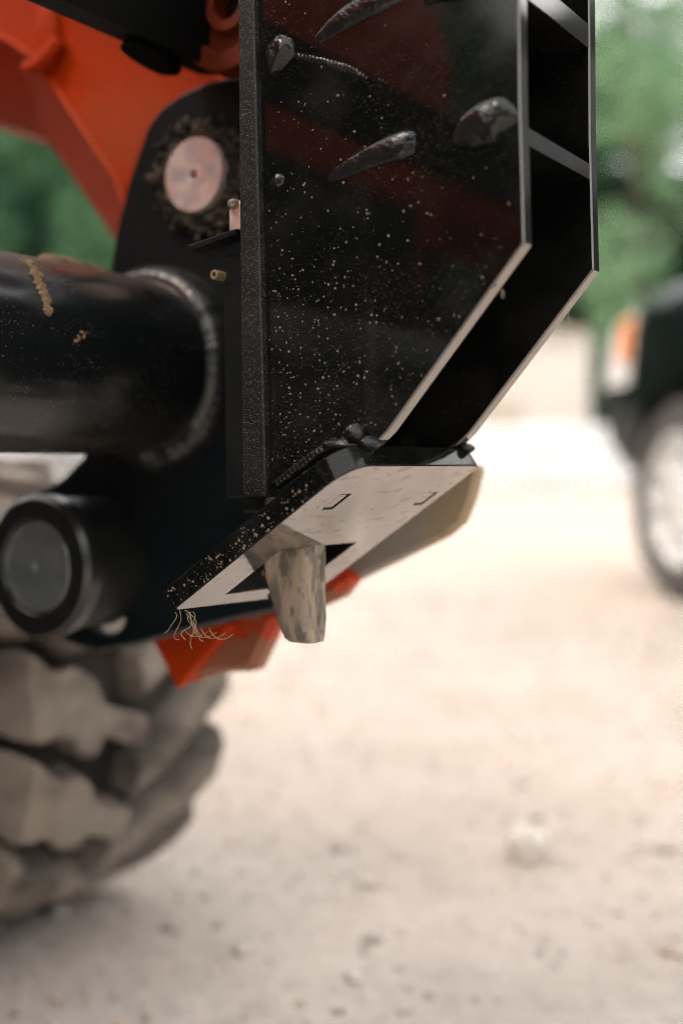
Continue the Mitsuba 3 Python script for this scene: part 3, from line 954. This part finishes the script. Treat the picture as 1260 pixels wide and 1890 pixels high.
LUG = {s: mikit.ply(lug_mesh(s, 0.22 if s < 0 else -0.22), 'dusty_tread_rubber', smooth=40) for s in (-1, 1)}
CARC = mikit.ply(tyre_carcass(), 'groove_rubber', smooth=30)
RIMM = trimesh.creation.revolve([(0, 0.02), (0.06, 0.02), (0.075, -0.01), (0.105, -0.015), (0.108, 0.07), (0.122, 0.088), (0.117, 0.094), (0.100, 0.075), (0.098, -0.03), (0, -0.03)], sections=48)
if RIMM.volume < 0:
    RIMM.invert()
NL = 15
for wy, sgn, ph in ((0.888, -1, 0.10), (-0.928, 1, 0.5)):
    wt = T().translate([WX, wy, WR])
    wk = add('front_wheel', {**CARC}, None, TR, to_world=wt)
    for i in range(NL):
        for s in (1, -1):
            a = ph + 2 * math.pi * (i + (0.5 if s < 0 else 0)) / NL
            add('lug', LUG[s], None, wk, to_world=wt @ T().rotate([0, 1, 0], -math.degrees(a)))
    add('rim', RIMM, 'orange_paint', wk, smooth=35, to_world=wt @ T().rotate([1, 0, 0], 90 if sgn < 0 else -90) if True else None)
add('front_axle', prism([(-1.20, 0.13), (-1.00, 0.13), (-0.98, 0.36), (-1.20, 0.36)], -0.76, 0.72, 0.02), 'satin_black_paint', TR, smooth=30)

# hood, grille guard and rear end of the tractor (beyond the frame, they shade and reflect)
hd_ = rounded([(-0.80, 0.55), (-0.76, 1.06), (-0.82, 1.26), (-1.10, 1.33), (-2.20, 1.38), (-2.20, 0.55)], 0.03)
add('hood', prism(hd_, CY - 0.38, CY + 0.34, 0.04), 'orange_paint', TR, smooth=30)
add('frame_rail', box(-2.6, -0.82, CY - 0.33, CY + 0.33, 0.21, 0.55, 0.02), 'satin_black_paint', TR, smooth=30)  # out of view, widened and lowered to shade the ground beside it
gk = add('grille', prism([(CY - 0.26, 0.58), (CY + 0.24, 0.58), (CY + 0.24, 0.86), (CY - 0.26, 0.86)], 0, 0.03, 0.004, frame=((-0.795, 0, 0), (0, 1, 0), (0, 0, 1), (1, 0, 0))), 'satin_black_paint', TR, smooth=30)
for i in range(5):
    yb = CY - 0.24 + 0.12 * i
    add('guard_bar', tube([(-0.745, yb, 0.45), (-0.735, yb, 0.80)], 0.012, 12), 'satin_black_paint', gk, smooth=35)
for s in (-1, 1):
    rw = trimesh.creation.revolve([(0.25, -0.16), (0.50, -0.18), (0.55, -0.12), (0.56, 0), (0.55, 0.12), (0.50, 0.18), (0.25, 0.16), (0.25, -0.16)], sections=48)
    if rw.volume < 0:
        rw.invert()
    add('rear_wheel', rw, 'groove_rubber', TR, smooth=30, to_world=T().translate([-2.75, CY + s * 0.80, 0.56]).rotate([1, 0, 0], 90))
for s in (-1, 1):
    add('added_shade_box', box(-2.2, -1.32, CY + s * 0.52 - 0.12, CY + s * 0.52 + 0.12, 0.32, 0.95, 0.02), 'sooty_black_paint', TR, smooth=30)  # added black boxes, out of view, that darken the arm undersides
add('rear_body', box(-3.1, -2.2, CY - 0.55, CY + 0.55, 0.45, 1.05, 0.05), 'satin_black_paint', TR, smooth=30)

# ------------------------------------------------------------------ the black attachment frame hung on the coupler
AF = thing('attachment_frame', 'glossy black welded steel loader attachment frame spattered with pale mud specks', 'attachment')
PY = 0.541
plate = [(-0.402, 0.505), (-0.349, 0.5215), (-0.3316, 0.5266), (-0.3227, 0.5344), (-0.2439, 0.6271), (-0.2466, 0.700), (-0.2505, 0.95), (-0.414, 0.95)]
plate = rounded(plate, 0.0015, 3)
SP = add('side_plate', prism(plate, PY, PY + 0.010, 0.0009), 'plate_paint', AF, smooth=25)
SP2 = add('side_plate', prism(plate + [-0.0035, 0.0015], 0.645, 0.655, 0.0009), 'plate_paint', AF, smooth=25)
add('back_plate', prism([(-0.4187, 0.4973), (-0.4016, 0.4973), (-0.4150, 0.95), (-0.4290, 0.95)] if False else [(-0.4187, 0.4973), (-0.4014, 0.4973), (-0.4092, 0.7800), (-0.4140, 0.95), (-0.4260, 0.95), (-0.4205, 0.78)], 0.536, 0.660, 0.0010), 'dusty_black_paint', AF, smooth=25)
add('cross_plate', prism([(-0.400, 0.6800), (-0.2500, 0.6800), (-0.2500, 0.6888), (-0.400, 0.6888)], PY + 0.0102, 0.6448, 0.0006), 'cross_paint', AF, smooth=25)
add('cross_plate', prism([(-0.400, 0.7545), (-0.2512, 0.7545), (-0.2515, 0.7680), (-0.400, 0.7680)], PY + 0.0102, 0.6448, 0.0006), 'cross_paint', AF, smooth=25)

# foot: sloping wear plate with a square hole for the locking pin
FA = np.array([-0.4518, 0.0, 0.4313])
S = np.array([0.8244, 0.0, 0.5660])
N = np.array([-0.5660, 0.0, 0.8244])
FT = 0.0138
corner = []
a0, a1 = np.array([0.1285, 0.514]), np.array([0.1490, 0.5345])
for t in np.linspace(0, 1, 9):
    b = np.array([0.1475, 0.5155])
    corner.append(tuple((1 - t) ** 2 * a0 + 2 * t * (1 - t) * b + t * t * a1))
foot_uv = [(0.002, 0.514)] + corner + [(0.1490, 0.6580), (0.1478, 0.6640), (0.1440, 0.6668), (-0.0075, 0.6680), (-0.0090, 0.6660), (-0.0010, 0.5175)]
hole_uv = [(0.0115, 0.551), (0.0620, 0.551), (0.0610, 0.633), (0.0095, 0.633)]
slot = lambda s0, s1, y0, y1: [(s0, y0), (s1, y0), (s1, y1), (s0, y1)]
slots = [slot(0.1055, 0.1205, 0.5400, 0.5500), slot(0.1050, 0.1185, 0.6440, 0.6550)]
FP = add('foot_plate', prism(foot_uv, 0.0, FT, 0.0007, [hole_uv] + slots, frame=(FA, S, (0, 1, 0), N)), 'foot_paint', AF, smooth=25,
         label='sloping foot plate, its smooth underside mirroring the pale ground')
for sl in slots:
    q = np.array(sl)
    c = q.mean(0)
    q = c + (q - c) * [0.89, 0.78]
    add('tab', prism(q, 0.0006, 0.012, 0.0003, frame=(FA, S, (0, 1, 0), N)), 'foot_paint', FP, smooth=25)


# weld beads on the face of the side plate
def bead(path, width, height, seed, ripple=0.25, pitch=0.0035, n=60, m=15, lump_=0.34, drop=0.0):
    """a half round bead along a path of (x, z) points on the plate's near face; width and height per path point"""
    p = spline(path, n)
    k = np.linspace(0, 1, n)
    w = np.interp(k, np.linspace(0, 1, len(width)), width)
    h = np.interp(k, np.linspace(0, 1, len(height)), height)
    t = np.gradient(p, axis=0)
    t /= np.linalg.norm(t, axis=1, keepdims=True)
    nr = np.stack([-t[:, 1], t[:, 0]], 1)
    ln = np.concatenate([[0], np.cumsum(np.linalg.norm(np.diff(p, axis=0), axis=1))])
    V = []
    for i in range(n):
        for j in range(m):
            a = math.pi * j / (m - 1)
            u = -math.cos(a)
            rip = 1 + ripple * math.sin(2 * math.pi * (ln[i] / pitch + 0.35 * u * u))
            nn = 1 + lump_ * 2 * (meshkit.fbm([[p[i, 0] * 95 + u * 0.7, p[i, 1] * 95, seed * 3.3]], 3)[0] - 0.5)
            nn *= math.sqrt(min(1.0, k[i] / 0.05, (1 - k[i]) / 0.32))
            q = p[i] + nr[i] * u * w[i] * (0.85 + 0.15 * nn)
            V.append((q[0], PY + 0.0006 - max(0, h[i] * math.sin(a) ** 0.8) * rip * nn, q[1] - drop * math.sin(a)))
    V = np.array(V)
    Fc = []
    for i in range(n - 1):
        for j in range(m - 1):
            a = i * m + j
            Fc += [[a, a + 1, a + m + 1], [a, a + m + 1, a + m]]
    b = trimesh.Trimesh(V, Fc, process=False)
    if b.face_normals[len(Fc) // 2 + m // 2][1] > 0:
        b.invert()
    return b


W = 'weld_paint'
add('weld_bead', bead([(-0.3720, 0.7490), (-0.352, 0.7585), (-0.330, 0.7640), (-0.312, 0.7660)], [0.0025, 0.0062, 0.0076, 0.005], [0.0004, 0.0030, 0.0042, 0.003], 1, 0.0), W, SP, smooth=True, label='tapered weld bead at the top of the plate')
add('weld_bead', bead([(-0.4035, 0.7490), (-0.397, 0.7480), (-0.392, 0.7455), (-0.3885, 0.7420)], [0.006, 0.0115, 0.0115, 0.006], [0.003, 0.0066, 0.0066, 0.003], 2, 0.0, 0.005), W, SP, smooth=True, label='round weld blob at the corner of the back plate')
add('weld_bead', bead([(-0.3640, 0.6735), (-0.348, 0.6785), (-0.330, 0.6828), (-0.3150, 0.6852), (-0.3060, 0.6858)], [0.0022, 0.0048, 0.0064, 0.0076, 0.006], [0.0004, 0.0020, 0.0032, 0.0042, 0.003], 3, 0.0), W, SP, smooth=True, label='tapered weld bead at mid height of the plate')
add('weld_bead', bead([(-0.2835, 0.6810), (-0.276, 0.6860), (-0.266, 0.6890), (-0.257, 0.6890), (-0.2515, 0.6850)], [0.002, 0.009, 0.0115, 0.0115, 0.006], [0.001, 0.0050, 0.0066, 0.0066, 0.004], 4, 0.0, 0.006), W, SP, smooth=True, label='fat weld bead near the front edge of the plate')
add('weld_bead', bead([(-0.4015, 0.6755), (-0.396, 0.6775), (-0.3905, 0.6770)], [0.002, 0.0045, 0.002], [0.001, 0.003, 0.001], 5, 0.0), W, SP, smooth=True)
add('weld_bead', bead([(-0.302, 0.7580), (-0.285, 0.7600), (-0.262, 0.7560)], [0.003, 0.006, 0.003], [0.002, 0.006, 0.002], 6, 0.0), W, SP, smooth=True)
# fine rippled weld line
add('weld_bead', bead([(-0.3870, 0.7465), (-0.3650, 0.7385), (-0.3450, 0.7300), (-0.3280, 0.7215), (-0.3000, 0.7090)], [0.0022, 0.0026, 0.0026, 0.0020, 0.0008], [0.0007, 0.0009, 0.0009, 0.0007, 0.0002], 8, 0.22, 0.0026, n=160, m=9, lump_=0.8), W, SP, smooth=True, label='fine rippled weld line slanting across the plate')

# welds where the plates meet the foot
def foot_weld(y0, sgn, seed):
    return cat([lump((-0.3385 + 0.004 * k, y0 + sgn * (0.002 + 0.001 * k), 0.5335 - 0.0012 * k + 0.002 * (k == 1)), (0.0065, 0.0055, 0.0052), seed + k, level=3, rough=0.35) for k in range(3)])


add('weld_bead', cat([lump((-0.3405, 0.5360, 0.5330), (0.0062, 0.0065, 0.0058), 31, rough=0.14), lump((-0.3500, 0.536, 0.5265), (0.012, 0.0055, 0.0042), 32, rough=0.14), lump((-0.3350, 0.541, 0.5280), (0.0065, 0.008, 0.0045), 33, rough=0.14)]), W, FP, smooth=True, label='shiny weld lump at the corner of the foot')
add('weld_bead', cat([lump((-0.3350, 0.6570, 0.5265), (0.0055, 0.0060, 0.0034), 41, rough=0.14), lump((-0.343, 0.6580, 0.5235), (0.009, 0.006, 0.004), 42, rough=0.14)]), W, FP, smooth=True)
add('weld_bead', bead([(-0.3990, 0.5035), (-0.378, 0.5165), (-0.355, 0.5305)], [0.003, 0.0035, 0.003], [0.003, 0.0035, 0.003], 12, 0.06, 0.003, n=80), W, FP, smooth=True)
add('paint_chip', lump((-0.2590, PY + 0.007, 0.6035), (0.0009, 0.0012, 0.0024), 8, rough=0.5), 'pale_dust', SP, smooth=True, label='tan chip of debris stuck on the sloping edge')


# dried mud specks: little domes spattered over the plate and the foot's near edge
def specks(sample, n, nrm, seed, smax):
    r = np.random.default_rng(seed)
    base = trimesh.creation.icosphere(subdivisions=1)
    V, Fc, o = [], [], 0
    nrm = np.asarray(nrm, float)
    a = np.cross(nrm, [0.2, 0.3, 0.9])
    a /= np.linalg.norm(a)
    b = np.cross(nrm, a)
    for k in range(n):
        c = sample(r)
        if c is None:
            continue
        s = smax * (0.10 + 0.9 * r.random() ** 6) * 0.5
        v = base.vertices * (1 + 0.5 * (meshkit.fbm(base.vertices * 1.3 + k, 2, k % 97)[:, None] - 0.5) * 2)
        V.append(c + s * (v[:, :1] * a * r.uniform(0.8, 1.3) + v[:, 1:2] * b + v[:, 2:3] * nrm * 0.55))
        Fc.append(base.faces + o)
        o += len(v)
    return trimesh.Trimesh(np.vstack(V), np.vstack(Fc), process=False)


PP = Polygon(plate).buffer(-0.002)


def on_plate(r):
    for _ in range(20):
        x, z = r.uniform(-0.402, -0.245), r.uniform(0.505, 0.79)
        dens = 0.14 + 0.86 * np.clip((0.70 - z) / 0.14, 0, 1)
        dens *= 0.22 + 0.78 * np.clip((-0.29 - x) / 0.09, 0, 1)
        dens *= 0.5 + 0.9 * meshkit.noise(np.array([[x * 45, z * 45, 0.5]]), 3)[0]
        if r.random() < dens and PP.contains(Point(x, z)):
            return np.array([x, PY, z])


def on_foot_edge(r):
    for _ in range(30):
        s, t = r.uniform(0.0, 0.128), r.uniform(0.0012, FT - 0.0012)
        if r.random() < 0.35 + 0.65 * (s < 0.09):
            p = FA + S * s + N * t
            return np.array([p[0], 0.514, p[2]])


add('mud_speck', specks(on_plate, 2000, (0, -1, 0), 3, 0.0015), 'pale_dust', SP, smooth=True, kind='stuff', label='pale dried mud specks spattered over the side plate')
add('mud_speck', specks(on_foot_edge, 420, (0, -1, 0), 6, 0.0018), 'pale_dust', FP, smooth=True, kind='stuff', label='pale dried mud specks along the foot edge')


def under_foot(r):
    s, y = r.uniform(0.003, 0.145), r.uniform(0.52, 0.66)
    if 0.008 < s < 0.064 and 0.549 < y < 0.635:
        return None
    p = FA + S * s
    return np.array([p[0], y, p[2]])


add('dirt_fleck', specks(under_foot, 170, -N, 9, 0.0013), 'dark_grease', FP, smooth=True, kind='stuff', label='tiny dark dirt flecks on the underside of the foot')


# ------------------------------------------------------------------ small things clinging to the frame
def straws():
    r = np.random.default_rng(2)
    ms = []
    for k in range(8):
        x, z = -0.4515 + r.uniform(0, 0.016), 0.4315 + 0.2 * 0 - r.uniform(0, 0.002)
        pts = [(x, 0.516 + r.uniform(-0.002, 0.003), z)]
        dx = r.uniform(-0.004, 0.010)
        for q in range(4):
            pts.append((pts[-1][0] + dx * 0.45 + r.normal() * 0.0026, pts[-1][1] + r.normal() * 0.0012, pts[-1][2] - r.uniform(0.002, 0.0062)))
        ms.append(tube(spline(pts, 14), 0.00016 + 0.00016 * r.random(), 5))
    for k in range(4):
        x = -0.446 + 0.006 * k
        pts = [(x, 0.517, 0.4195 + 0.001 * k), (x + 0.008, 0.516, 0.4165), (x + 0.017, 0.518, 0.4200)]
        ms.append(tube(spline(pts, 12), 0.00025, 5))
    return cat(ms)


add('dry_grass', straws(), 'straw', smooth=True, label='wisp of dry brown grass hanging from the lower tip of the foot', category='grass')
add('fibre', tube(spline([(-0.2580, 0.650, 0.6180), (-0.2590, 0.649, 0.6120), (-0.2630, 0.648, 0.6070), (-0.2635, 0.648, 0.6020), (-0.2632, 0.648, 0.5990)], 20), 0.00018, 5), 'hair_fibre', smooth=True,
    label='thin pale fibre dangling from the sloping front edge', category='fibre')
